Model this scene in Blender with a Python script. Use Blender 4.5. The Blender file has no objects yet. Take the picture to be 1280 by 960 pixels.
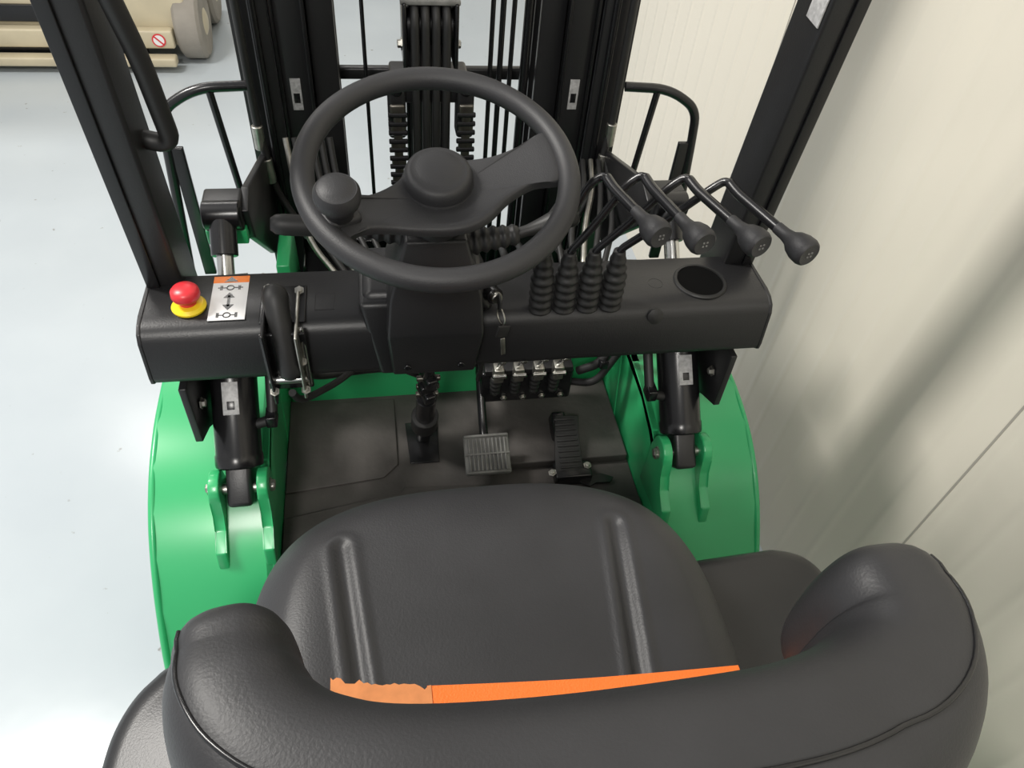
import bpy, bmesh, math, random
from mathutils import Vector, Matrix, Euler
random.seed(3)
scn=bpy.context.scene
try: scn.view_settings.view_transform='Standard'
except Exception: pass
V=Vector
# ------------------------------------------------------------------ materials
def mat(name,col,rough=.5,metal=0.,bump=0.,bscale=60.,var=0.,vscale=8.,coat=0.,spec=.5):
    m=bpy.data.materials.new(name); m.use_nodes=True
    nt=m.node_tree; b=nt.nodes['Principled BSDF']
    b.inputs['Base Color'].default_value=(*col,1); b.inputs['Roughness'].default_value=rough
    b.inputs['Metallic'].default_value=metal
    b.inputs['Specular IOR Level'].default_value=spec
    if coat: b.inputs['Coat Weight'].default_value=coat; b.inputs['Coat Roughness'].default_value=.15
    tc=nt.nodes.new('ShaderNodeTexCoord')
    if var:
        n=nt.nodes.new('ShaderNodeTexNoise'); n.inputs['Scale'].default_value=vscale; n.inputs['Detail'].default_value=6
        nt.links.new(tc.outputs['Object'],n.inputs['Vector'])
        r=nt.nodes.new('ShaderNodeValToRGB')
        r.color_ramp.elements[0].position=.3; r.color_ramp.elements[1].position=.7
        r.color_ramp.elements[0].color=tuple(max(0,c*(1-var)) for c in col)+(1,)
        r.color_ramp.elements[1].color=tuple(min(1,c*(1+var)) for c in col)+(1,)
        nt.links.new(n.outputs['Fac'],r.inputs['Fac']); nt.links.new(r.outputs['Color'],b.inputs['Base Color'])
    if bump:
        n=nt.nodes.new('ShaderNodeTexNoise'); n.inputs['Scale'].default_value=bscale; n.inputs['Detail'].default_value=4
        nt.links.new(tc.outputs['Object'],n.inputs['Vector'])
        k=nt.nodes.new('ShaderNodeBump'); k.inputs['Strength'].default_value=bump; k.inputs['Distance'].default_value=.002
        nt.links.new(n.outputs['Fac'],k.inputs['Height']); nt.links.new(k.outputs['Normal'],b.inputs['Normal'])
    return m
M={}
M['black']=mat('powdercoat_black',(.014,.014,.015),.38,bump=.12,bscale=400)
M['gloss']=mat('gloss_black',(.009,.009,.010),.26)
M['plastic']=mat('wheel_plastic',(.023,.023,.025),.5,bump=.2,bscale=700)
M['rubber']=mat('rubber_black',(.016,.016,.016),.5)
M['vinyl']=mat('seat_vinyl',(.026,.026,.028),.47,bump=.16,bscale=420,var=.10,vscale=14,spec=.45)
M['matfloor']=mat('rubber_floor_mat',(.066,.060,.056),.7,bump=.5,bscale=90,var=.35,vscale=9)
M['green']=mat('green_paint',(.030,.385,.135),.34,coat=.25,var=.04,vscale=3)
M['chrome']=mat('chrome_steel',(.65,.65,.63),.22,metal=1)
M['steel']=mat('zinc_steel',(.45,.44,.40),.4,metal=1,var=.2,vscale=60)
M['chain']=mat('oiled_chain_steel',(.16,.15,.13),.35,metal=.9,var=.3,vscale=60)
M['pedal']=mat('worn_pedal_rubber',(.19,.19,.18),.55,var=.25,vscale=40)
M['red']=mat('button_red',(.62,.03,.04),.35)
M['yellow']=mat('button_yellow',(.85,.62,.02),.4)
M['orange']=mat('belt_orange',(.93,.19,.02),.55,bump=.3,bscale=500)
M['lorange']=mat('label_orange',(.90,.22,.02),.45)
M['fray']=mat('worn_webbing',(.66,.25,.09),.9,var=.12,vscale=60)
M['white']=mat('label_white',(.75,.75,.75),.4)
M['silverlab']=mat('label_silver',(.42,.42,.42),.4,var=.25,vscale=150)
M['beige']=mat('cream_paint',(.50,.44,.31),.45,var=.12,vscale=5)
M['tyre']=mat('tyre_grey',(.25,.23,.20),.8,bump=.4,var=.15)
M['tyreb']=mat('tyre_black',(.02,.02,.02),.8,bump=.4)
def floor_mat():
    m=mat('epoxy_floor',(.5,.5,.5),.2,spec=.4); nt=m.node_tree; b=nt.nodes['Principled BSDF']; tc=nt.nodes.new('ShaderNodeTexCoord')
    n=nt.nodes.new('ShaderNodeTexNoise'); n.inputs['Scale'].default_value=1.6; n.inputs['Detail'].default_value=8
    nt.links.new(tc.outputs['Object'],n.inputs['Vector'])
    r=nt.nodes.new('ShaderNodeValToRGB'); e=r.color_ramp.elements
    e[0].position=.3; e[0].color=(.42,.465,.50,1); e[1].position=.7; e[1].color=(.475,.52,.55,1)
    nt.links.new(n.outputs['Fac'],r.inputs['Fac'])
    v=nt.nodes.new('ShaderNodeTexNoise'); v.inputs['Scale'].default_value=28; v.inputs['Detail'].default_value=3
    nt.links.new(tc.outputs['Object'],v.inputs['Vector'])
    r2=nt.nodes.new('ShaderNodeValToRGB'); r2.color_ramp.elements[0].position=.24; r2.color_ramp.elements[1].position=.29
    r2.color_ramp.elements[0].color=(.6,.55,.5,1); r2.color_ramp.elements[1].color=(1,1,1,1)
    nt.links.new(v.outputs['Fac'],r2.inputs['Fac'])
    mx=nt.nodes.new('ShaderNodeMixRGB'); mx.blend_type='MULTIPLY'; mx.inputs[0].default_value=1
    nt.links.new(r.outputs[0],mx.inputs[1]); nt.links.new(r2.outputs[0],mx.inputs[2]); nt.links.new(mx.outputs[0],b.inputs['Base Color'])
    k=nt.nodes.new('ShaderNodeBump'); k.inputs['Strength'].default_value=.12; k.inputs['Distance'].default_value=.004
    n2=nt.nodes.new('ShaderNodeTexNoise'); n2.inputs['Scale'].default_value=9; nt.links.new(tc.outputs['Object'],n2.inputs['Vector'])
    nt.links.new(n2.outputs['Fac'],k.inputs['Height']); nt.links.new(k.outputs['Normal'],b.inputs['Normal'])
    return m
def wall_mat():
    m=mat('ribbed_panel_cream',(.72,.68,.585),.36); nt=m.node_tree; b=nt.nodes['Principled BSDF']; tc=nt.nodes.new('ShaderNodeTexCoord')
    w=nt.nodes.new('ShaderNodeTexWave'); w.bands_direction='Y'; w.wave_type='BANDS'; w.inputs['Scale'].default_value=3.2; w.inputs['Distortion'].default_value=0
    nt.links.new(tc.outputs['Object'],w.inputs['Vector'])
    p=nt.nodes.new('ShaderNodeMath'); p.operation='POWER'; p.inputs[1].default_value=8; nt.links.new(w.outputs['Fac'],p.inputs[0])
    k=nt.nodes.new('ShaderNodeBump'); k.inputs['Strength'].default_value=.6; k.inputs['Distance'].default_value=.003
    nt.links.new(p.outputs[0],k.inputs['Height']); nt.links.new(k.outputs['Normal'],b.inputs['Normal'])
    return m
# ------------------------------------------------------------------ helpers
def top(name):
    o=bpy.data.objects.new(name,None); o.empty_display_size=.1; bpy.context.collection.objects.link(o); return o
def fin(name,bm,m,par,ang=.7,smooth=True):
    bmesh.ops.recalc_face_normals(bm,faces=bm.faces[:])
    me=bpy.data.meshes.new(name); bm.to_mesh(me); bm.free()
    if smooth:
        me.shade_smooth()
        try: me.set_sharp_from_angle(angle=ang)
        except Exception: pass
    me.materials.append(M[m] if isinstance(m,str) else m)
    o=bpy.data.objects.new(name,me); bpy.context.collection.objects.link(o)
    if par: o.parent=par
    return o
def box(name,c,s,m,par,bev=.004,rot=(0,0,0),seg=3):
    bm=bmesh.new(); bmesh.ops.create_cube(bm,size=1)
    for v in bm.verts: v.co=V((v.co.x*s[0],v.co.y*s[1],v.co.z*s[2]))
    if bev: bmesh.ops.bevel(bm,geom=bm.edges[:],offset=min(bev,min(s)*.45),segments=seg,affect='EDGES',profile=.5)
    R_=Euler(rot).to_matrix()
    for v in bm.verts: v.co=R_@v.co+V(c)
    return fin(name,bm,m,par)
def bx(name,x0,x1,y0,y1,z0,z1,m,par,bev=.004,seg=3):
    return box(name,((x0+x1)/2,(y0+y1)/2,(z0+z1)/2),(abs(x1-x0),abs(y1-y0),abs(z1-z0)),m,par,bev,seg=seg)
def prism(name,pts,axis,a0,a1,m,par,bev=0,seg=3,ang=.7,xf=None):
    bm=bmesh.new()
    def mk(p,a):
        if axis=='x': return V((a,p[0],p[1]))
        if axis=='y': return V((p[0],a,p[1]))
        return V((p[0],p[1],a))
    A=[bm.verts.new(mk(p,a0)) for p in pts]; B=[bm.verts.new(mk(p,a1)) for p in pts]; n=len(pts)
    bm.faces.new(A); bm.faces.new(B[::-1])
    for i in range(n): bm.faces.new((A[i],B[i],B[(i+1)%n],A[(i+1)%n]))
    if bev: bmesh.ops.bevel(bm,geom=bm.edges[:],offset=bev,segments=seg,affect='EDGES',profile=.5,clamp_overlap=True)
    if xf is not None:
        for v in bm.verts: v.co=xf@v.co
    bmesh.ops.triangulate(bm,faces=[f for f in bm.faces if len(f.verts)>4])
    return fin(name,bm,m,par,ang)
def frame(d):
    d=d.normalized(); a=V((0,0,1)) if abs(d.z)<.9 else V((1,0,0)); s=d.cross(a).normalized(); return s,s.cross(d).normalized()
def lathe(name,prof,o,d,m,par,n=32,ang=.6):
    o=V(o); d=V(d).normalized(); s,t=frame(d); bm=bmesh.new(); rings=[]
    for r,h in prof:
        rings.append([bm.verts.new(o+d*h+(s*math.cos(2*math.pi*i/n)+t*math.sin(2*math.pi*i/n))*max(r,1e-5)) for i in range(n)])
    for a,b in zip(rings,rings[1:]):
        for i in range(n): bm.faces.new((a[i],a[(i+1)%n],b[(i+1)%n],b[i]))
    bm.faces.new(rings[0][::-1]); bm.faces.new(rings[-1])
    return fin(name,bm,m,par,ang)
def cyl(name,p0,p1,r,m,par,r2=None,n=24,b=.0015):
    p0=V(p0);p1=V(p1);L=(p1-p0).length; r2=r if r2 is None else r2; b=min(b,r*.4,L*.3)
    return lathe(name,[(r-b,0),(r,b),(r2,L-b),(r2-b,L)],p0,p1-p0,m,par,n)
def crom(P,k=8,closed=False):
    P=[V(p) for p in P]; n=len(P); out=[]
    rng=range(n) if closed else range(n-1)
    for i in rng:
        if closed: a,b,c,d=P[(i-1)%n],P[i],P[(i+1)%n],P[(i+2)%n]
        else: a,b,c,d=P[max(i-1,0)],P[i],P[i+1],P[min(i+2,n-1)]
        for j in range(k):
            t=j/k; out.append(.5*((2*b)+(c-a)*t+(2*a-5*b+4*c-d)*t*t+(3*b-a-3*c+d)*t**3))
    if not closed: out.append(P[-1])
    return out
def fillet(P,r,k=6):
    P=[V(p) for p in P]; out=[P[0]]
    for i in range(1,len(P)-1):
        a=(P[i-1]-P[i]); b=(P[i+1]-P[i]); rr=min(r,a.length*.48,b.length*.48); a.normalize(); b.normalize()
        s=P[i]+a*rr; e=P[i]+b*rr
        for j in range(k+1):
            t=j/k; out.append((1-t)**2*s+2*t*(1-t)*P[i]+t*t*e)
    out.append(P[-1]); return out
def tube(name,P,r,m,par,n=12,closed=False,ang=1.0):
    P=[V(p) for p in P]; N=len(P); rad=r if isinstance(r,(list,tuple)) else [r]*N
    bm=bmesh.new(); rings=[]; prev=None
    for i in range(N):
        if closed: t=P[(i+1)%N]-P[(i-1)%N]
        else: t=P[min(i+1,N-1)]-P[max(i-1,0)]
        t.normalize()
        if prev is None: s,_=frame(t)
        else: s=(prev-t*prev.dot(t)).normalized()
        prev=s; u=t.cross(s)
        rings.append([bm.verts.new(P[i]+(s*math.cos(2*math.pi*j/n)+u*math.sin(2*math.pi*j/n))*rad[i]) for j in range(n)])
    prs=list(zip(rings,rings[1:]))+([(rings[-1],rings[0])] if closed else [])
    for a,b in prs:
        for j in range(n): bm.faces.new((a[j],a[(j+1)%n],b[(j+1)%n],b[j]))
    if not closed: bm.faces.new(rings[0][::-1]); bm.faces.new(rings[-1])
    return fin(name,bm,m,par,ang)
def pipe(name,P,r,m,par,fr=.03,n=12): return tube(name,fillet(P,fr),r,m,par,n)
def torus(name,c,R_,r,ax,m,par,n=64,k=14):
    s,t=frame(V(ax)); P=[V(c)+(s*math.cos(2*math.pi*i/n)+t*math.sin(2*math.pi*i/n))*R_ for i in range(n)]
    return tube(name,P,r,m,par,k,closed=True)
def bolt(name,c,d,r,par,m='steel'):
    return lathe(name,[(r*1.5,0),(r*1.5,r*.3),(r,r*.3),(r,r*1.0),(r*.8,r*1.15)],c,d,m,par,6 if m=='steel' else 16)
def bellows(name,p0,p1,r0,r1,k,m,par,amp=.2):
    p0=V(p0);p1=V(p1);L=(p1-p0).length; prof=[]; N=k*8
    for i in range(N+1):
        t=i/N; r=r0+(r1-r0)*t; prof.append((r*(1-amp*.5+amp*.5*math.cos(2*math.pi*k*t)*-1),L*t))
    return lathe(name,prof,p0,p1-p0,m,par,28,ang=2)

# ------------------------------------------------------------------ room
fl=box('floor',(-1,3,-.05),(16,18,.1),floor_mat(),None,0)
wallx=.905
wl=box('wall_right',(wallx+.06,3.2,2.4),(.12,18,4.8),wall_mat(),None,0)
jm=mat('panel_joint_dark',(.36,.34,.30),.6)  # plain darker colour for the seams between wall panels
for i,y in enumerate((-1.6,-.47,.66,1.79,2.92,4.05,5.18,6.3)):
    bx('panel_joint_%d'%(i+1),wallx-.001,wallx+.004,y-.002,y+.002,0,4.8,jm,None,0)
bx('wall_back',-9,1.1,11.0,11.1,0,4.8,mat('wall_paint',(.62,.61,.57),.6),None,0)

# ------------------------------------------------------------------ forklift body
fk=top('forklift')
FP=[(.50,.22),(.52,.33),(.55,.42),(.595,.525),(.65,.612),(.71,.685),(.77,.736),(.84,.772),(.92,.792),(1.0,.797),(1.12,.797),(1.26,.79),(1.36,.76),(1.42,.70)]
for sx,nm in ((-1,'left'),(1,'right')):
    inner=[(p[0]+.012 if p[0]<.9 else p[0],p[1]-.014) for p in FP]
    a,b=(.355*sx,.55*sx)
    prism('fender_'+nm,FP+inner[::-1],'x',min(a,b),max(a,b),'green',fk,.0)
    pts=[p for p in FP if p[0]>.6]+[(1.42,.5),(.60,.5)]
    a,b=(.355*sx,.37*sx)
    prism('fender_side_'+nm,pts,'x',min(a,b),max(a,b),'green',fk,.002)
    tube('fender_lip_'+nm,crom([(sx*.55,p[0],p[1]-.007) for p in FP],4),.007,'green',fk,10)
    lathe('tyre_'+nm,[(.16,0),(.27,.0),(.295,.02),(.30,.05),(.30,.11),(.295,.14),(.27,.16),(.16,.16)],(sx*.47-.08,1.06,.302),(1,0,0),'tyreb',fk,48)
    lathe('rim_'+nm,[(.05,-.01),(.16,.0),(.16,.165),(.06,.15)],(sx*.47-.08,1.06,.302),(1,0,0),'green',fk,32)
    lathe('rear_tyre_'+nm,[(.12,0),(.21,.0),(.23,.02),(.235,.07),(.23,.12),(.21,.14),(.12,.14)],(sx*.42-.07,-.55,.236),(1,0,0),'tyreb',fk,40)
bx('chassis',-.35,.35,-.65,1.3,.24,.585,'green',fk,.01)
bx('frame_side_left',-.50,-.352,-.45,.46,.24,.56,'green',fk,.02)
bx('frame_side_right',.352,.50,-.45,.46,.24,.56,'green',fk,.02)
bx('front_cowl',-.354,.354,1.125,1.20,.58,.715,'green',fk,.008)
bx('front_cowl_top',-.354,.354,1.12,1.30,.71,.735,'green',fk,.006)
bx('counterweight',-.50,.50,-1.05,-.62,.22,.98,'green',fk,.07,seg=6)
# engine hood: lofted plan outline with rolled top edge
hp=[(-.49,-.6),(-.49,.20),(-.488,.30),(-.478,.36),(-.450,.405),(-.40,.430),(-.20,.455),(.10,.480),(.36,.492),(.42,.490),(.458,.468),(.475,.42),(.478,.35),(.478,-.6)]
hp=[(p.x,p.y) for p in crom([(x,y,0) for x,y in hp[1:-1]],6)]; hp=[(-.49,-.6)]+hp+[(.478,-.6)]
bm=bmesh.new(); rings=[]
def inset(p,d):
    c=V((0,-.05)); v=V(p)-c; L=v.length; return c+v*((L-d)/L)
for z,dd in ((.585,0),(.89,0),(.905,.002),(.920,.009),(.930,.019),(.935,.034)):
    rings.append([bm.verts.new((*inset(p,dd),z)) for p in hp])
for a_,b_ in zip(rings,rings[1:]):
    for i in range(len(hp)): bm.faces.new((a_[i],a_[(i+1)%len(hp)],b_[(i+1)%len(hp)],b_[i]))
bm.faces.new(rings[0][::-1]); tf=bm.faces.new(rings[-1])
fin('engine_hood',bm,'black',fk,.75)
# floor plates
bx('floor_mat',-.354,.354,.45,1.13,.585,.603,'matfloor',fk,.002)
prism('floor_plate_raised',[(.055,.895),(.35,.895),(.35,1.122),(.24,1.122),(.235,1.10),(.055,1.10)],'z',.603,.625,'matfloor',fk,.003)
prism('floor_mat_overlay',[(-.352,.60),(.352,.60),(.352,.80),(.19,.815),(.185,.85),(-.12,.87),(-.125,.855),(-.352,.82)],'z',.603,.611,'matfloor',fk,.002)
prism('floor_mat_strip',[(-.352,.88),(-.16,.90),(-.13,.93),(-.13,1.11),(-.352,1.11)],'z',.603,.609,'matfloor',fk,.002)
prism('shaft_hole_shade',[(-.105,.93),(-.045,.93),(-.04,1.04),(-.11,1.04)],'z',.603,.6065,'gloss',fk,.001)  # nothing is cut: black slab on the mat paints the dark shaft hole
prism('mat_hole_shade',[(.235,.845),(.25,.86),(.262,.858),(.285,.862),(.31,.85),(.30,.838),(.27,.84),(.255,.832)],'z',.609,.6125,'gloss',fk,0)  # solid black patch on top, its colour standing in for a shaded hole
for sx,nm in ((-1,'left'),(1,'right')):
    prism('dash_bracket_'+nm,[(.815,.99),(.95,.99),(.97,.79),(.93,.79),(.86,.85),(.81,.87)],'x',sx*.447-.006,sx*.447+.006,'black',fk,.002)
    bx('dash_bracket_web_'+nm,sx*.447-.03,sx*.447+.03,.935,.95,.79,.99,'black',fk,.002)
    bolt('bracket_bolt_'+nm,(sx*.441-sx*.002,.85,.92),(-sx,0,0),.007,fk)
    prism('frame_post_'+nm,[(1.0,.55),(1.16,.55),(1.16,.93),(1.10,.93)],'x',sx*.365-.012,sx*.365+.012,'green',fk,.003)
    X=sx*.398; tc=fk
    d=V((0,1,.98)).normalized(); p=V((X,.785,.77)); ra_=math.atan2(.98,1)
    lathe('tilt_barrel_'+nm,[(.034,0),(.0385,.003),(.0395,.008),(.0395,.022),(.038,.025),(.038,.25),(.040,.255),(.040,.30),(.034,.31)],p+d*.035,d,'gloss',tc,40)
    cyl('tilt_rod_'+nm,p+d*.33,p+d*.46,.014,'chrome',tc)
    cyl('tilt_rod_gland_'+nm,p+d*.395,p+d*.455,.022,'gloss',tc)
    cyl('tilt_rod_eye_'+nm,p+d*.465-V((.03,0,0)),p+d*.465+V((.03,0,0)),.024,'gloss',tc)
    box('tilt_clevis_'+nm,p+d*.012,(.042,.085,.044),'black',tc,.008,rot=(ra_,0,0))
    cyl('clevis_pin_'+nm,p-V((.055,0,0)),p+V((.055,0,0)),.010,'steel',tc)
    for k,ox in enumerate((-.039,.039)):
        ear=[(.785+.031*math.cos(a),.775+.031*math.sin(a)) for a in [math.radians(t) for t in range(-20,200,20)]]+[(.750,.745),(.735,.72),(.700,.700),(.692,.66),(.82,.65),(.815,.72)]
        prism('clevis_ear_%s_%d'%(nm,k),ear,'x',X+ox-.009,X+ox+.009,'green',tc,.003)
        bolt('pin_bolt_%s_%d'%(nm,k),(X+ox*1.23,.785,.775),(1 if ox>0 else -1,0,0),.008,tc)
    q=p+d*.155; nrm=V((0,-.98,1)).normalized()
    box('cyl_label_'+nm,q+nrm*.038,(.026,.055,.002),'silverlab',tc,.0005,rot=(ra_,0,0))
    box('cyl_label_code_'+nm,q+nrm*.0385-d*.012,(.012,.014,.002),'gloss',tc,.0003,rot=(ra_,0,0))
    pipe('cyl_hose_'+nm,[p+d*.10+V((-sx*.03,0,.01)),p+d*.10+V((-sx*.062,0,.02)),p+d*.22+V((-sx*.062,0,.02)),p+d*.26+V((-sx*.05,.02,.03))],.009,'rubber',tc)
    bx('cyl_port_'+nm,X-sx*.06-.009,X-sx*.06+.009,.845,.875,.85,.875,'gloss',tc,.003)
    bx('mast_bracket_'+nm,X-.032,X+.032,1.11,1.17,1.065,1.115,'black',fk,.005)
    bx('mast_bracket_base_'+nm,X-.034,X+.034,1.115,1.195,1.035,1.065,'green',fk,.003)
    prism('mast_bracket_plate_'+nm,[(1.12,1.10),(1.17,1.115),(1.46,1.02),(1.46,.84),(1.32,.86),(1.14,1.03)],'x',sx*.362-.007,sx*.362+.007,'black',fk,.003)
    for k in (-1,1): bolt('mast_bracket_bolt_%s_%d'%(nm,k),(X+.016*k,1.11,1.09),(0,-1,0),.006,fk)
    xs=sx*.458
    bm_=[(.935,1.0),(1.02,1.0),(.93,2.12),(.85,2.12)]
    prism('guard_pillar_'+nm,bm_,'x',xs-.024,xs+.024,'black',fk,.006)
    prism('guard_pillar_flange_'+nm,[(.93,1.0),(.937,1.0),(.852,2.12),(.845,2.12)],'x',xs+sx*.008,xs+sx*.026,'gloss',fk,.001)
    bx('rear_pillar_'+nm,xs-.024,xs+.024,-.82,-.75,.9,2.12,'black',fk,.006)
    bx('roof_rail_'+nm,xs-.024,xs+.024,-.85,.93,2.08,2.13,'black',fk,.008)
for i in range(7):
    y=-.72+i*.24; bx('roof_bar_%d'%i,-.44,.44,y,y+.03,2.09,2.12,'black',fk,.004)
bx('roof_front',-.48,.48,.86,.93,2.08,2.13,'black',fk,.006)
box('pillar_label',(.4325,.918,1.525),(.002,.035,.05),'silverlab',fk,.0003,rot=(.075,0,0))
pipe('grab_handle',[(-.447,.96,1.325),(-.40,.955,1.315),(-.403,.93,1.44),(-.415,.90,1.56),(-.415,.87,1.78),(-.45,.875,1.80)],.0125,'rubber',fk,.03)
for sx in (-1,1):
    n='left' if sx<0 else 'right'
    pipe('side_guard_'+n,[(sx*.36,1.37,1.20),(sx*.45,1.36,1.20),(sx*.515,1.355,1.16),(sx*.52,1.35,1.10),(sx*.545,1.34,.775)],.0095,'gloss',fk,.05)
    pipe('side_guard_bar_'+n,[(sx*.425,1.36,1.195),(sx*.405,1.36,.95)],.007,'gloss',fk)
    pipe('side_guard_post_'+n,[(sx*.545,1.34,.775),(sx*.43,1.35,.775)],.009,'gloss',fk)
    bx('side_guard_plate_'+n,sx*.505-.012,sx*.505+.012,1.345,1.355,.79,1.09,'gloss',fk,.002)
bx('front_bulkhead',-.34,.34,1.20,1.30,.55,.80,'gloss',fk,.006)
prism('bulkhead_tray',[(-.30,1.17),(-.13,1.17),(-.13,1.33),(-.30,1.33)],'z',.80,.86,'gloss',fk,.01)
prism('bulkhead_bracket',[(-.335,1.16),(-.31,1.16),(-.31,1.30),(-.335,1.30)],'z',.72,.95,'green',fk,.004)
for i in range(6):
    x=-.31+i*.017
    pipe('valve_hose_%d'%i,[(x,1.40,1.08),(x+.01,1.36,.98),(x+.03+.01*i,1.26,.93),(x+.10,1.18,.88),(x+.16,1.12,.74)],.006,'steel' if i in (0,2) else 'rubber',fk,.05)
for i in range(6):
    x=.36-i*.018
    pipe('valve_hose_r%d'%i,[(x,1.40,1.02),(x-.01,1.32,1.0),(x-.03-.012*i,1.20,.99),(x-.08,1.08,.96),(x-.10,1.04,.80)],.006,'steel' if i==2 else 'rubber',fk,.05)
# control valve assembly hanging below the console
bx('control_valve',.045,.235,1.0,1.09,.70,.785,'gloss',fk,.006)
bx('control_valve_top',.05,.23,.995,1.05,.785,.80,'black',fk,.003)
for i in range(4):
    x=.075+i*.040
    cyl('spool_rod_%d'%i,(x,.92,.92),(x-.002,.985,.82),.0042,'chrome',fk)
    cyl('spool_nut_%d'%i,(x-.001,.945,.882),(x-.0012,.952,.870),.008,'steel',fk,n=6)
    bx('spool_fork_%d'%i,x-.010,x+.010,.975,1.00,.785,.82,'steel',fk,.003)
    cyl('spool_clevis_%d'%i,(x-.014,.975,.805),(x+.014,.975,.805),.005,'chrome',fk)
    bellows('spool_boot_%d'%i,(x-.002,.992,.785),(x-.003,.994,.735),.013,.010,4,'rubber',fk)
    bolt('valve_bolt_%d'%i,(x+.018,.999,.715),(0,-1,0),.005,fk)
    cyl('valve_port_%d'%i,(x,1.06,.79),(x,1.06,.835),.012,'steel',fk,n=6)
    pipe('port_hose_%d'%i,[(x,1.06,.83),(x,1.07,.90),(x+.03,1.16,.95),(x+.05,1.32,.86)],.008,'rubber',fk,.04)
bx('valve_tag',.125,.165,.945,.947,.885,.91,'white',fk,.0004)
pipe('underdash_hose',[(-.20,.97,.93),(-.15,.95,.88),(.02,.97,.88),(.08,1.0,.90)],.008,'rubber',fk,.03)
pipe('underdash_hose_2',[(-.35,.98,.90),(-.22,1.0,.86),(-.10,1.05,.84),(.04,1.07,.82),(.30,1.07,.86)],.011,'rubber',fk,.03)
pipe('underdash_hose_3',[(-.25,1.05,.80),(-.15,1.02,.83),(.0,1.04,.80),(.06,1.05,.76)],.009,'rubber',fk,.03)
pipe('underdash_hose_4',[(-.30,.90,.96),(-.27,.95,.86),(-.18,1.0,.82),(-.10,1.02,.80),(-.03,1.08,.76)],.007,'rubber',fk,.03)
pipe('underdash_hose_5',[(.25,1.02,.76),(.29,1.0,.80),(.33,1.03,.88),(.35,1.08,.92)],.009,'rubber',fk,.03)
pipe('underdash_hose_6',[(.235,1.02,.73),(.28,.99,.75),(.325,1.0,.84),(.33,.96,.95)],.008,'rubber',fk,.03)
pipe('underdash_cable',[(.02,.88,1.0),(.03,.93,.88),(.035,.99,.78),(.06,1.10,.72)],.005,'rubber',fk,.03)
pipe('underdash_cable_2',[(.26,.90,1.0),(.265,.95,.90),(.24,1.0,.84),(.27,1.10,.74)],.005,'rubber',fk,.03)
pipe('underdash_cable_3',[(-.02,.88,1.0),(-.01,.95,.90),(-.02,1.03,.80),(-.03,1.12,.735)],.005,'rubber',fk,.03)
for i,(x,y,z) in enumerate(((-.17,.99,.86),(-.13,1.0,.87),(-.06,1.03,.85),(.0,1.03,.87),(.26,1.04,.86),(-.21,.99,.87),(-.09,1.0,.81),(.01,1.06,.78),(.29,1.0,.80),(-.01,1.0,.83))):
    box('fitting_%d'%i,(x,y,z),(.025,.018,.018),'steel' if i%2 else 'gloss',fk,.003,rot=(.2,.3,i))

# ------------------------------------------------------------------ dashboard
ds=top('dashboard')
prism('console_beam',[(.955,1.095),(.948,1.101),(.86,1.101),(.842,1.099),(.830,1.092),(.823,1.080),(.815,1.018),(.816,1.008),(.824,1.001),(.842,.997),(.952,.997),(.955,1.004)],'x',-.482,.482,'black',ds,0,ang=.9)
for sx in (-1,1):
    prism('console_end_%d'%(sx+1),[(.956,1.096),(.948,1.102),(.86,1.102),(.842,1.100),(.829,1.093),(.822,1.080),(.814,1.018),(.815,1.006),(.824,1.0),(.842,.996),(.953,.996)],'x',sx*.4835-.003,sx*.4835+.003,'black',ds,.0015)
for nm,x,y in (('inset_left',-.225,.875),('inset_right',.30,.885)):
    P=[(x-.014,y-.018,1.101),(x+.014,y-.018,1.101),(x+.014,y+.018,1.101),(x-.014,y+.018,1.101)] if nm=='inset_left' else [(x+.012*math.cos(a*.3927),y+.012*math.sin(a*.3927),1.101) for a in range(16)]
    tube(nm,P,.0004,'black',ds,6,closed=True)
cx,cy=.377,.885
lathe('cup_holder',[(.035,-.06),(.038,0.0),(.0385,.003),(.0425,.003),(.044,.001),(.044,-.0005),(.0375,-.0005),(.033,-.055),(.001,-.055)],(cx,cy,1.101),(0,0,1),'rubber',ds,48)
lathe('cup_hole_shade',[(.001,0),(.0375,0),(.0375,.0008),(.001,.0008)],(cx,cy,1.1012),(0,0,1),mat('hole_shade_black',(.002,.002,.002),.9,spec=.1),ds,48)  # flat black disc over the holder, painting the shade inside its hole
lathe('socket_cap',[(.013,0),(.013,.004),(.006,.007),(.001,.007)],(.285,.825,1.085),(0,-1,.3),'rubber',ds)
lx=-.364
bx('warning_label',lx-.026,lx+.026,.843,.942,1.1008,1.1022,'white',ds,.0004)
bx('label_header',lx-.026,lx+.026,.927,.942,1.1020,1.1026,'lorange',ds,.0002)
prism('label_triangle',[(lx-.010,.9285),(lx+.010,.9285),(lx,.9405)],'z',1.1026,1.103,'gloss',ds)
bx('label_arrow_shaft',lx-.002,lx+.002,.872,.897,1.1022,1.1028,'gloss',ds,0)
prism('label_arrow_up',[(lx-.008,.892),(lx+.008,.892),(lx,.904)],'z',1.1022,1.1028,'gloss',ds)
prism('label_arrow_down',[(lx-.008,.876),(lx+.008,.876),(lx,.864)],'z',1.1022,1.1028,'gloss',ds)
for k,yy in enumerate((.915,.853)):
    torus('label_ring_%d'%k,(lx,yy,1.1024),.005,.001,(0,0,1),'gloss',ds,24,6)
    for s in (-1,1):
        bx('label_bar_%d_%d'%(k,s+1),lx+s*.006,lx+s*(.018 if k==0 else .012),yy-.0008,yy+.0008,1.1022,1.1028,'gloss',ds,0)
        bx('label_tick_%d_%d'%(k,s+1),lx+s*.013-.0018,lx+s*.013+.0018,yy-.005,yy+.005,1.1022,1.1028,'gloss',ds,0)
es=top('emergency_stop_button')
E=(-.418,.875,1.1015)
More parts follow.
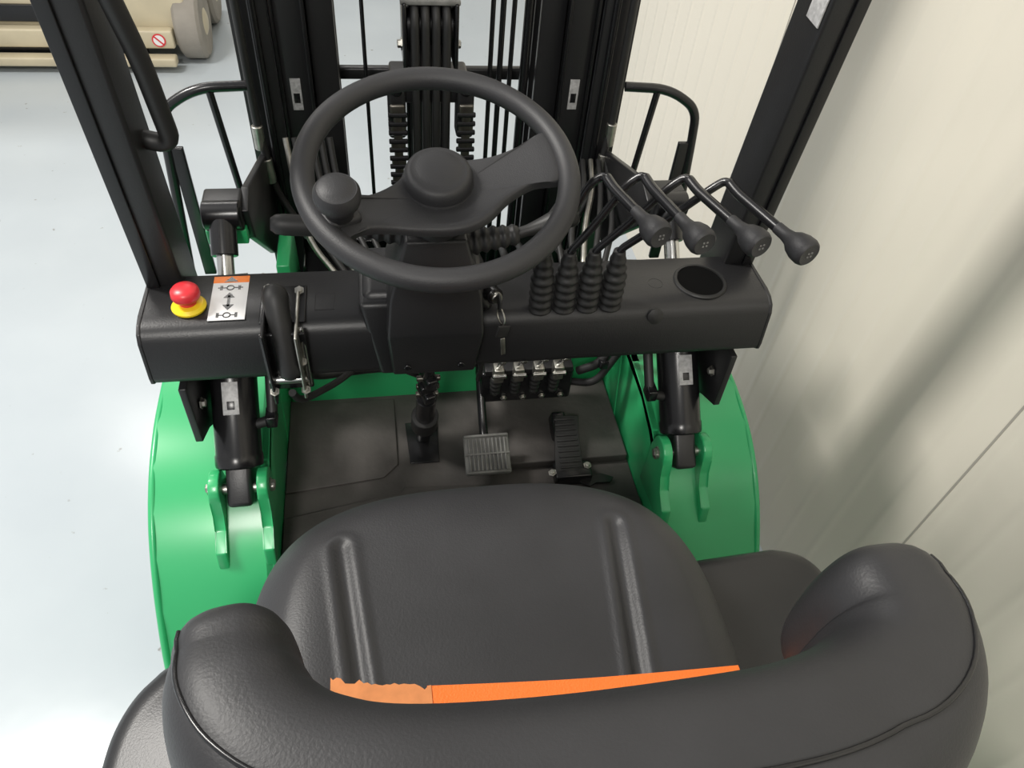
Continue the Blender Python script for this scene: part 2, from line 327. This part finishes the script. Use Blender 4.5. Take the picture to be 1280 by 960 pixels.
lathe('yellow_base',[(.001,0),(.0235,0),(.0245,.002),(.0245,.004),(.021,.009),(.001,.009)],E,(0,0,1),'yellow',es,40)
lathe('red_stem',[(.012,.009),(.012,.022)],E,(0,0,1),'red',es)
lathe('red_mushroom',[(.012,.018),(.019,.020),(.0205,.024),(.0195,.032),(.016,.036),(.008,.0385),(.001,.039)],E,(0,0,1),'red',es,40,ang=1.2)
pb=top('parking_brake_lever')
bx('slot_frame_top',-.318,-.252,.83,.912,1.1005,1.1045,'gloss',pb,.003)
bx('slot_frame_front',-.318,-.252,.808,.816,.985,1.10,'gloss',pb,.003)
bx('bracket_left',-.311,-.306,.785,.90,.975,1.118,'gloss',pb,.006)
bx('bracket_right',-.266,-.261,.785,.90,.985,1.112,'steel',pb,.004)
P=crom([(-.290,.862,1.140),(-.290,.845,1.134),(-.286,.822,1.104),(-.282,.800,1.065),(-.279,.790,1.03)],5)
tube('lever_grip',P,[.008,.0145,.017,.018,.0185,.019,.0185,.018,.0175,.017,.0165,.016,.015,.0145,.014,.014,.014,.015,.016,.0155,.010],'rubber',pb,20)
cyl('pivot_pin',(-.315,.805,1.01),(-.255,.805,1.01),.007,'chrome',pb)
cyl('link_rod',(-.258,.815,1.105),(-.256,.80,1.0),.004,'chrome',pb)
for i,(x,y,z) in enumerate(((-.262,.895,1.108),(-.308,.905,1.106),(-.262,.80,1.05),(-.262,.79,1.0),(-.308,.79,1.0))):
    bolt('bolt_%d'%i,(x,y,z),(0,-.4,1),.005,pb)
pipe('brake_cable',[(-.285,.80,.985),(-.28,.83,.93),(-.22,.90,.90),(-.15,.98,.90)],.006,'rubber',pb)

# ------------------------------------------------------------------ steering column + wheel
sc=top('steering_column')
def loft(name,secs,m,par,bev=.01):
    bm=bmesh.new(); rings=[]
    for z,x0,x1,y0,y1 in secs: rings.append([bm.verts.new(c) for c in ((x0,y0,z),(x1,y0,z),(x1,y1,z),(x0,y1,z))])
    for a,b in zip(rings,rings[1:]):
        for i in range(4): bm.faces.new((a[i],a[(i+1)%4],b[(i+1)%4],b[i]))
    bm.faces.new(rings[0][::-1]); bm.faces.new(rings[-1])
    if bev: bmesh.ops.bevel(bm,geom=bm.edges[:],offset=bev,segments=3,affect='EDGES',profile=.5,clamp_overlap=True)
    return fin(name,bm,m,par)
loft('column_shroud',[(1.012,-.130,-.004,.797,.87),(1.10,-.136,.006,.787,.93),(1.16,-.130,.003,.80,.93),(1.25,-.105,-.02,.815,.90)],'black',sc,.005)
loft('column_base',[(1.098,-.178,.03,.835,.965),(1.14,-.165,.012,.845,.96)],'black',sc,.012)
loft('column_side_cheek',[(1.0,-.150,-.118,.81,.87),(1.13,-.175,-.122,.83,.95)],'black',sc,.008)
cyl('column_neck',(-.061,.865,1.22),(-.061,.83,1.325),.042,'plastic',sc,.034)
bolt('shroud_screw_1',(-.108,.797,1.032),(0,-1,.1),.005,sc,'gloss'); bolt('shroud_screw_2',(-.026,.797,1.032),(0,-1,.1),.005,sc,'gloss')
bellows('stalk_boot_left',(-.085,.85,1.235),(-.175,.86,1.245),.020,.013,6,'rubber',sc)
tube('stalk_left',crom([(-.17,.858,1.245),(-.20,.856,1.25),(-.24,.852,1.255),(-.278,.85,1.26)],4),[.008]*3+[.010,.013,.0145]+[.0145]*5+[.013,.008],'rubber',sc,16)
bellows('stalk_boot_right',(-.04,.84,1.225),(.055,.845,1.235),.023,.015,7,'rubber',sc)
tube('stalk_right',crom([(.05,.845,1.235),(.09,.85,1.245),(.115,.85,1.255),(.14,.848,1.262)],4),[.008]*3+[.010,.012,.0135]+[.0145]*5+[.013,.008],'rubber',sc,16)
cyl('key_switch',(.018,.865,1.125),(.028,.835,1.13),.013,'gloss',sc); cyl('key_barrel',(.027,.838,1.13),(.030,.828,1.131),.009,'steel',sc)
box('key_head',(.031,.818,1.133),(.004,.022,.02),'rubber',sc,.003)
torus('key_ring',(.033,.808,1.115),.013,.0012,(1,.3,0),'steel',sc,24,6)
box('spare_key_head',(.036,.802,1.09),(.020,.004,.022),'rubber',sc,.003,rot=(0,.2,.2)); box('spare_key_blade',(.038,.798,1.062),(.007,.002,.035),'steel',sc,.0005,rot=(0,-.1,.2))
a=V((-.067,.865,.99)); b=V((-.074,.995,.612)); d=(b-a).normalized()
cyl('shaft_upper',a,a+d*.12,.010,'gloss',sc)
for i,t in enumerate((.10,.135,.17)):
    box('universal_joint_%d'%i,a+d*t,(.036 if i%2 else .022,.022 if i%2 else .036,.028),'gloss',sc,.005,rot=(.33,0,.4))
    cyl('joint_pin_%d'%i,a+d*t-V((.021,0,0)),a+d*t+V((.021,0,0)),.006,'chain',sc)
cyl('shaft_sleeve',a+d*.19,a+d*.29,.019,'gloss',sc); cyl('shaft_collar',a+d*.28,a+d*.33,.027,'rubber',sc); cyl('shaft_lower',a+d*.3,b,.014,'gloss',sc)
sw=top('steering_wheel')
WC=V((-.060,.815,1.355)); tilt=math.radians(15.5)
XF=Matrix.Translation(WC)@Matrix.Rotation(tilt,4,'X')
def W(p): return XF@V(p)
N=96; Rr=.1640
tube('rim',[W((Rr*math.cos(2*math.pi*i/N),Rr*math.sin(2*math.pi*i/N),0)) for i in range(N)],.0145,'plastic',sw,20,closed=True)
sp=[(-.150,-.040),(-.118,-.040),(-.085,-.028),(-.055,-.004),(-.035,.022),(0,.04),(.035,.034),(.075,.034),(.115,.046),(.148,.062),(.158,.022),(.154,-.020),(.118,-.022),(.085,-.040),(.055,-.070),(.02,-.085),(-.03,-.086),(-.07,-.084),(-.10,-.090),(-.122,-.105)]
sp=[(p.x,p.y) for p in crom([(x,y,0) for x,y in sp],4,closed=True)]
def spoke(name,pts,zc,thick,dish):
    bm=bmesh.new(); n=len(pts); c=V((sum(p[0] for p in pts)/n*0,-.02,0)); rings=[]
    prof=[(1.0,-.3),(1.0,.1),(.985,.6),(.95,.9),(.9,1.0),(.8,.92),(.6,.8),(.4,.7),(.2,.65)]
    for s,h in prof:
        rings.append([bm.verts.new(W((c.x+(p[0]-c.x)*s,c.y+(p[1]-c.y)*s,zc+h*thick-dish*(1-min(1,math.hypot(p[0]*s,p[1]*s)/.16))**1.0))) for p in pts])
    for a_,b_ in zip(rings,rings[1:]):
        for i in range(n): bm.faces.new((a_[i],a_[(i+1)%n],b_[(i+1)%n],b_[i]))
    bm.faces.new(rings[-1]); bm.faces.new(rings[0][::-1])
    bmesh.ops.triangulate(bm,faces=[f for f in bm.faces if len(f.verts)>4])
    return fin(name,bm,'plastic',sw,1.3)
spoke('spokes',sp,-.002,.010,.030)
hub0=W((0,.0,-.030)); up=(XF.to_3x3()@V((0,0,1)))
lathe('hub',[(.050,-.02),(.049,.0),(.046,.010),(.044,.014)],hub0,up,'plastic',sw,48)
lathe('horn_cap',[(.044,.012),(.0435,.022),(.041,.029),(.035,.034),(.034,.0335),(.027,.037),(.015,.039),(.001,.0395)],hub0,up,'plastic',sw,48,ang=1.2)
kb=W((-.121,-.072,.002))
cyl('knob_post',kb-up*.01,kb+up*.03,.009,'gloss',sw)
box('knob_clamp',kb,(.045,.03,.02),'plastic',sw,.006,rot=(tilt,0,.5))
lathe('spinner_knob',[(.012,.004),(.0165,.008),(.017,.018),(.021,.025),(.0255,.031),(.027,.038),(.0265,.045),(.023,.051),(.0215,.0505),(.017,.054),(.009,.056),(.001,.0565)],kb,up,'plastic',sw,40,ang=1.2)

# ------------------------------------------------------------------ hydraulic levers
bends=[(.162,.828,1.33),(.215,.827,1.33),(.274,.82,1.33),(.328,.81,1.33)]
knobs=[(.196,.714,1.33),(.247,.697,1.33),(.316,.688,1.33),(.371,.669,1.33)]
for i in range(4):
    lv=top('hydraulic_control_lever') if i==0 else top('hydraulic_control_lever.%03d'%i)
    x=.100+.0373*i; bt=V((x,.842,1.098)); tp=V((x-.004,.838,1.198))
    prf=[]; L=.108
    for j in range(57):
        t=j/56; r=(.0185 if t<.55 else .0185-.0085*((t-.55)/.45))
        r*=1-.16*(.5-.5*math.cos(2*math.pi*7*t)) if t<.9 else .9
        prf.append((r,L*t))
    lathe('boot',prf,bt,tp-bt,'rubber',lv,28,ang=2)
    bd=V(bends[i]); kn=V(knobs[i]); dk=(kn-bd).normalized()
    low=tp+V((0,0,-.01)); dirn=(bd-low)
    P=[low,low+V((0,.0,.02)),low+dirn*.35+V((-.004,0,.012)),bd+V((-.018,.008,-.010)),bd+V((0,.008,.004)),bd+dk*.02,kn-dk*.018]
    PP=fillet(P,.02); n=len(PP)
    tube('rod',PP,[.0058 if k<n*.72 else .0070 for k in range(n)],'gloss',lv,14)
    lathe('knob',[(.0078,-.045),(.0082,-.03),(.0100,-.02),(.0150,-.012),(.0178,-.002),(.0183,.008),(.0167,.013),(.0145,.015),(.0135,.0145),(.001,.0150)],kn,dk,'plastic',lv,32,ang=1.0)
    f0=kn+dk*.0153; s,t=frame(dk)
    for q in range(4):
        box('icon_%d'%q,f0+s*(.005*(q%2)-.0025)+t*(.005*(q//2)-.0025),(.0022,.0008,.0022),'pedal',lv,0)

# ------------------------------------------------------------------ pedals
bp=top('brake_pedal')
c=V((.047,.892,.668)); ra=math.radians(28)
Rp=Euler((ra,0,0)).to_matrix()
def rbox(nm,off,s,m,par,c=c,Rm=Rp,bev=.003,r=ra):
    return box(nm,c+Rm@V(off),s,m,par,bev,rot=(r,0,0))
rbox('pad_base',(0,0,0),(.092,.082,.010),'pedal',bp,bev=.005)
for i in range(10): rbox('rib_%d'%i,(-.036+.008*i,-.001,.007),(.0038,.066,.006),'pedal',bp,bev=.0015)
rbox('frame_top',(0,.037,.006),(.090,.006,.008),'pedal',bp); rbox('frame_bottom',(0,-.037,.006),(.090,.006,.008),'pedal',bp); rbox('frame_mid',(0,.0,.008),(.090,.004,.006),'pedal',bp,bev=.001)
pipe('pedal_arm',[c+V((0,0,-.01)),c+V((0,.06,.0)),c+V((0,.13,.06)),c+V((0,.17,.14))],.009,'gloss',bp)
ap=top('accelerator_pedal')
c2=V((.216,.918,.650)); r2=math.radians(22); R2=Euler((r2,0,0)).to_matrix()
prism('pad',[(-.030,-.062),(.030,-.062),(.030,.02),(.036,.058),(-.014,.062),(-.020,.02)],'z',-.004,.004,'rubber',ap,.002,xf=Matrix.Translation(c2)@Matrix.Rotation(r2,4,'X'))
for i in range(10): rbox('rib_%d'%i,(.004,-.052+.0115*i,.005),(.044,.005,.004),'rubber',ap,c=c2,Rm=R2,bev=.001,r=r2)
bx('pedal_base',.185,.262,.845,.885,.60,.632,'gloss',ap,.004)
bolt('pedal_bolt_1',(.18,.86,.63),(-.3,0,1),.006,ap); bolt('pedal_bolt_2',(.255,.87,.632),(0,0,1),.006,ap)
box('pedal_spring',(.212,.97,.64),(.03,.06,.04),'gloss',ap,.006,rot=(.4,0,0))

# ------------------------------------------------------------------ mast
ms=top('forklift_mast')
for sx,nm in ((-1,'left'),(1,'right')):
    def rail(tag,x0,x1,y0,y1,z0,z1):
        xi,xo=(x0,x1); t=.016
        pts=[(xo,y0),(xi,y0),(xi,y0+t),(xo-t,y0+t),(xo-t,y1-t),(xi,y1-t),(xi,y1),(xo,y1)]
        pts=[(sx*p[0]+.002,p[1]) for p in pts]
        prism('rail_%s_%s'%(tag,nm),pts,'z',z0,z1,'black',ms,.002,seg=2)
    rail('outer',.315,.382,1.44,1.58,.08,2.25)
    rail('middle',.255,.308,1.465,1.57,.12,2.25)
    rail('inner',.200,.25,1.485,1.565,.15,2.25)
    for k,x in enumerate((.309,.2525)):
        bx('rail_edge_%s_%d'%(nm,k),sx*x-.003,sx*x+.004,1.452,1.47,.15,2.2,'gloss',ms,.001)
    cyl('rail_tube_'+nm,(sx*.338,1.436,.5),(sx*.338,1.436,2.2),.008,'gloss',ms)
    bx('rail_label_%s'%nm,sx*.283-.010,sx*.283+.010,1.4635,1.4648,1.105,1.17,'silverlab',ms,.0003)
    bx('rail_label_code_%s'%nm,sx*.283-.006,sx*.283+.006,1.4630,1.4637,1.12,1.14,'gloss',ms,.0001)
    cyl('lift_cylinder_'+nm,(sx*.23,1.60,.12),(sx*.23,1.60,1.6),.028,'gloss',ms)
    pipe('side_hose_'+nm,[(sx*.362,1.415,2.1),(sx*.362,1.415,1.10),(sx*.345,1.40,.96),(sx*.29,1.36,.87)],.008,'rubber',ms)
    cyl('hose_fitting_'+nm,(sx*.362,1.412,1.10),(sx*.362,1.412,1.05),.011,'steel',ms)
    cyl('hose_fitting2_'+nm,(sx*.355,1.408,1.03),(sx*.352,1.402,.98),.012,'steel',ms)
    bx('fork_'+nm,sx*.2-.05,sx*.2+.05,1.66,2.7,.05,.085,'gloss',ms,.008)
    bx('fork_shank_'+nm,sx*.2-.05,sx*.2+.05,1.64,1.68,.05,.5,'gloss',ms,.008)
for k,z in enumerate((.14,.48)): bx('carriage_bar_%d'%k,-.40,.40,1.60,1.64,z,z+.08,'gloss',ms,.006)
for k,z in enumerate((.10,.62)): bx('cross_member_%d'%k,-.31,.31,1.56,1.60,z,z+.09,'gloss',ms,.006)
bx('crossbar',-.206,.206,1.555,1.575,1.125,1.15,'black',ms,.005)
bx('chain_anchor',-.098,.062,1.44,1.55,1.13,1.17,'black',ms,.006)
for k,x in enumerate((-.088,.050)):
    bx('anchor_side_%d'%k,x-.018,x+.018,1.425,1.47,1.06,1.18,'black',ms,.008)
    bolt('anchor_bolt_%d'%k,(x,1.425,1.165),(0,-1,0),.008,ms,'gloss')
    for j in range(17):
        z=1.13-j*.019
        box('chain_%d_link_%d'%(k,j),(x,1.412,z),(.018 if j%2 else .030,.009,.025),'chain',ms,.004)
        cyl('chain_%d_pin_%d'%(k,j),(x-.019,1.410,z-.009),(x+.019,1.410,z-.009),.0055,'gloss',ms,n=10)
xc=-.019
for j in range(4):
    x=xc-.030+.020*j
    P=[(x,1.43,.80),(x,1.43,1.28)]+[(x,1.475-.045*math.cos(a),1.28+.045*math.sin(a)) for a in [math.radians(t) for t in range(15,180,15)]]+[(x,1.52,1.28),(x,1.52,.7)]
    tube('reel_hose_%d'%j,P,.0085,'rubber',ms,12)
cyl('sheave',(xc-.045,1.475,1.27),(xc+.045,1.475,1.27),.034,'gloss',ms)
for s in (-1,1):
    bx('sheave_cheek_%d'%(s+1),xc+s*.049-.004,xc+s*.049+.004,1.43,1.52,1.20,1.325,'gloss',ms,.004)
    bolt('sheave_bolt_%d'%(s+1),(xc+s*.053,1.475,1.235),(s,0,0),.008,ms)
bx('sheave_bridge',xc-.056,xc+.056,1.435,1.515,1.32,1.33,'pedal',ms,.003)
bx('sheave_cheek_lower',xc-.045,xc+.045,1.52,1.56,.3,1.29,'gloss',ms,.004)
for j,(x,r) in enumerate(((.108,.005),(.128,.006),(.150,.005),(.180,.010),(-.145,.004))):
    cyl('mast_line_%d'%j,(x,1.50,.2),(x,1.50,2.2),r,'gloss',ms,n=12)

# ------------------------------------------------------------------ seat
st=top('driver_seat')
def seg_d(x,y,a,b):
    ax,ay=a;bx_,by=b; dx,dy=bx_-ax,by-ay; t=max(0,min(1,((x-ax)*dx+(y-ay)*dy)/(dx*dx+dy*dy))); return math.hypot(x-ax-dx*t,y-ay-dy*t)
scx,scy=-.038,.325
def outline(a):
    c_,s_=math.cos(a),math.sin(a)
    p=2.8 if s_>0 else 3.4
    hx=.270; hy=.236
    r=(abs(c_)**p+abs(s_)**p)**(-1/p)
    return c_*r*hx, s_*r*hy
bm=bmesh.new(); NA=240; rings=[]
S_=[.02]+[i/80 for i in range(3,77)]+[.968,.98,.992,1.0]
for s in S_:
    ring=[]
    for i in range(NA):
        X,Y=outline(2*math.pi*i/NA); x=scx+X*s; y=scy+Y*s
        z=1.094-.045*s**8-.010*max(0,(y-.46)/.09)**2
        z+=.008*math.exp(-((abs(x-scx)-.215)/.05)**2)*min(1,max(0,(1-s)*6))
        g=min(seg_d(x,y,(-.203,.457),(-.172,.20)),seg_d(x,y,(.122,.454),(.094,.20)))
        if g<.010: z-=.005*(.5+.5*math.cos(math.pi*g/.010))**.6
        if .008<g<.022: z+=.0018*math.sin(math.pi*(g-.008)/.014)
        ring.append(bm.verts.new((x,y,z)))
    rings.append(ring)
for dz,k in ((.015,1.004),(.035,1.0),(.06,.985),(.08,.95),(.085,.9)):
    rings.append([bm.verts.new((scx+outline(2*math.pi*i/NA)[0]*k,scy+outline(2*math.pi*i/NA)[1]*k,1.049-dz-.010*max(0,(scy+outline(2*math.pi*i/NA)[1]-.46)/.09)**2)) for i in range(NA)])
for a_,b_ in zip(rings,rings[1:]):
    for i in range(NA): bm.faces.new((a_[i],a_[(i+1)%NA],b_[(i+1)%NA],b_[i]))
bm.faces.new(rings[0][::-1]); bm.faces.new(rings[-1])
fin('cushion',bm,'vinyl',st,2.5)
bx('seat_base',-.22,.16,.10,.42,.93,.99,'black',st,.01)
bx('seat_rail_left',-.19,-.15,.08,.42,.93,.95,'steel',st,.004); bx('seat_rail_right',.09,.13,.08,.45,.93,.95,'steel',st,.004)
ctrl=[(-.264,.250,.046,.092),(-.259,.222,.052,.102),(-.242,.188,.056,.108),(-.208,.156,.062,.112),(-.15,.132,.068,.115),(-.05,.122,.070,.115),(.06,.120,.071,.115),(.14,.124,.070,.115),(.200,.140,.067,.112),(.244,.170,.061,.108),(.264,.206,.058,.104),(.266,.234,.056,.098)]
cp=crom([(c_[0],c_[1],0) for c_ in ctrl],6); cr=crom([(c_[2],c_[3],0) for c_ in ctrl],6)
bm=bmesh.new(); rings=[]; n=len(cp); K=56; seam=[]
zc0=1.245
def ringat(P,t,w,h):
    s=V((t.y,-t.x,0)).normalized(); out=[]
    for j in range(K):
        a=2*math.pi*j/K; c_,s_=math.cos(a),math.sin(a); pw=.72
        out.append(V((P.x,P.y,zc0))+s*math.copysign(abs(c_)**pw,c_)*w+V((0,0,math.copysign(abs(s_)**pw,s_)*h)))
    return out,s
allr=[]
for i in range(n):
    t=(cp[min(i+1,n-1)]-cp[max(i-1,0)]).normalized(); allr.append((cp[i],t,cr[i].x,cr[i].y))
first,last=allr[0],allr[-1]; pre=[];post=[]
for f_ in (1.0,.985,.95,.88,.78,.64,.46,.24):
    w_=max(.04,(1-f_**2.6))**(1/2.6); e_=f_*.78
    pre.append((first[0]-first[1]*first[2]*e_,first[1],first[2]*w_,first[3]*(.35+.65*w_)))
    post.append((last[0]+last[1]*last[2]*e_,last[1],last[2]*w_,last[3]*(.35+.65*w_)))
allr=pre+allr+post[::-1]
NR=len(allr)
for q,(P,t,w,h) in enumerate(allr):
    vs,s=ringat(P,t,w,h); rings.append([bm.verts.new(v) for v in vs])
    u=min(q,NR-1-q)/(NR/2)
    a=math.radians(42+42*min(1,u*1.5)); seam.append(V((P.x,P.y,zc0))+s*w*math.cos(a)**.72*1.005+V((0,0,h*math.sin(a)**.72*1.003)))
for a_,b_ in zip(rings,rings[1:]):
    for j in range(K): bm.faces.new((a_[j],a_[(j+1)%K],b_[(j+1)%K],b_[j]))
bm.faces.new(rings[0][::-1]); bm.faces.new(rings[-1])
fin('backrest',bm,'vinyl',st,2.5)
tube('backrest_piping',seam[6:-6],.0020,'gloss',st,8)
bx('backrest_shell',-.20,.18,.01,.08,.94,1.28,'black',st,.02)
def strap(name,bl,y0,y1,m,jag=0):
    P_=crom(bl,8); bm=bmesh.new(); pr=None
    for p in P_:
        j=random.uniform(-jag,jag)
        cur=tuple(bm.verts.new(p+V(o)) for o in ((0,y1+j,.001),(0,y0,.004),(0,y0,.0055),(0,y1+j,.0025)))
        if pr:
            for k in range(4): bm.faces.new((pr[k],pr[(k+1)%4],cur[(k+1)%4],cur[k]))
        else: bm.faces.new(cur)
        pr=cur
    bm.faces.new(pr[::-1]); return fin(name,bm,m,st,.6)
strap('seat_belt',[(-.118,.268,1.098),(-.04,.262,1.096),(.04,.256,1.096),(.12,.251,1.099),(.205,.247,1.101)],-.05,.016,'orange')
strap('seat_belt_worn_end',[(-.212,.288,1.101),(-.18,.281,1.100),(-.15,.275,1.099),(-.114,.268,1.099)],-.045,.013,'fray',.003)

# ------------------------------------------------------------------ scissor lift in background
sl=top('scissor_lift')
OY=-.17; OX=.13
def sb(n_,x0,x1,y0,y1,z0,z1,m,b=.01): return bx(n_,x0+OX,x1+OX,y0+OY,y1+OY,z0,z1,m,sl,b)
sb('chassis',-2.9,-1.17,4.30,5.0,.10,.42,'beige',.02)
sb('pothole_guard',-2.75,-1.40,4.27,4.32,.03,.13,'gloss')
sb('bumper',-2.9,-1.25,4.24,4.30,.11,.20,'beige')
sb('tray_recess',-2.4,-1.5,4.28,4.30,.22,.30,'gloss',.004)
sb('toe_board',-2.9,-1.25,4.18,4.25,.04,.085,'beige')
for x in (-1.24+OX,-2.75+OX):
    for y in (4.42+OY,4.88+OY):
        lathe('wheel_%d_%d'%(x*-10,y*10),[(.06,0),(.16,0),(.178,.015),(.18,.03),(.18,.10),(.178,.115),(.16,.13),(.06,.13)],(x,y,.182),(1,0,0),'tyre',sl,40)
        lathe('hub_%d_%d'%(x*-10,y*10),[(.001,-.005),(.05,-.005),(.09,.02),(.09,.12),(.04,.14),(.001,.14)],(x,y,.182),(1,0,0),'beige',sl,24)
sy=4.238+OY; sxx=-1.32+OX
lathe('warning_sticker',[(.001,0),(.033,0),(.033,.002),(.001,.002)],(sxx,sy,.155),(0,-1,0),'red',sl,24)
lathe('warning_sticker_face',[(.001,0),(.026,0),(.026,.003),(.001,.003)],(sxx,sy,.155),(0,-1,0),'white',sl,24)
box('warning_sticker_slash',(sxx,sy-.003,.155),(.055,.002,.008),'red',sl,0,rot=(0,.8,0))
for k in range(4):
    z0=.45+k*.28
    for s in (-1,1):
        for y in (4.4+OY,4.85+OY):
            cyl('scissor_arm_%d_%d_%d'%(k,s+1,y*10),(-2.03+OX-s*.7,y,z0),(-2.03+OX+s*.7,y,z0+.28),.03,'beige',sl)
sb('platform',-2.9,-1.15,4.25,4.98,1.58,1.66,'beige')
for x in (-2.75,-1.87,-1.05):
    for y in (4.28+OY,4.95+OY): cyl('rail_post_%d_%d'%(x*-100,y*10),(x,y,1.66),(x,y,2.7),.018,'beige',sl)
for z in (2.2,2.7):
    for y in (4.28+OY,4.95+OY): cyl('guard_rail_%d_%d'%(z*10,y*10),(-2.75,y,z),(-1.05,y,z),.018,'beige',sl)

# ------------------------------------------------------------------ lights
def area(name,loc,aim,sx,sy,p,col=(1,.965,.91)):
    l=bpy.data.lights.new(name,'AREA'); l.shape='RECTANGLE'; l.size=sx; l.size_y=sy; l.energy=p; l.color=col
    o=bpy.data.objects.new(name,l); bpy.context.collection.objects.link(o); o.location=loc
    o.rotation_euler=(V(aim)-V(loc)).to_track_quat('-Z','Y').to_euler(); return o
area('ceiling_light_1',(-2.3,1.6,3.9),(0.2,1.0,.8),.5,.9,150)
area('ceiling_light_2',(-1.6,5.2,4.4),(-1.6,5.2,0),2.4,.35,75)
area('ceiling_light_3',(-1.0,-2.4,4.2),(0,.3,1.0),.8,.8,110)
area('ceiling_light_4',(-4.6,1.2,4.4),(-4.2,1.2,0),.35,2.4,50)
w=bpy.data.worlds.new('World'); scn.world=w; w.use_nodes=True
w.node_tree.nodes['Background'].inputs[0].default_value=(.98,.985,1,1); w.node_tree.nodes['Background'].inputs[1].default_value=.56

# ------------------------------------------------------------------ camera
f=924.0; nn=(-97,862); fx=-216
y1=-(nn[0]*fx+f*f)/nn[1]
F_=V((fx,y1,f)).normalized(); D_=V((nn[0],nn[1],f)).normalized(); R_=D_.cross(F_)
ix=V((R_.x,F_.x,-D_.x)); iy=V((R_.y,F_.y,-D_.y)); iz=V((R_.z,F_.z,-D_.z))
m4=Matrix(((ix.x,-iy.x,-iz.x,-.135),(ix.y,-iy.y,-iz.y,0),(ix.z,-iy.z,-iz.z,1.85),(0,0,0,1)))
cam=bpy.data.cameras.new('camera'); cam.sensor_width=36; cam.lens=36*f/1280; cam.clip_start=.02
co=bpy.data.objects.new('camera',cam); bpy.context.collection.objects.link(co); co.matrix_world=m4
scn.camera=co
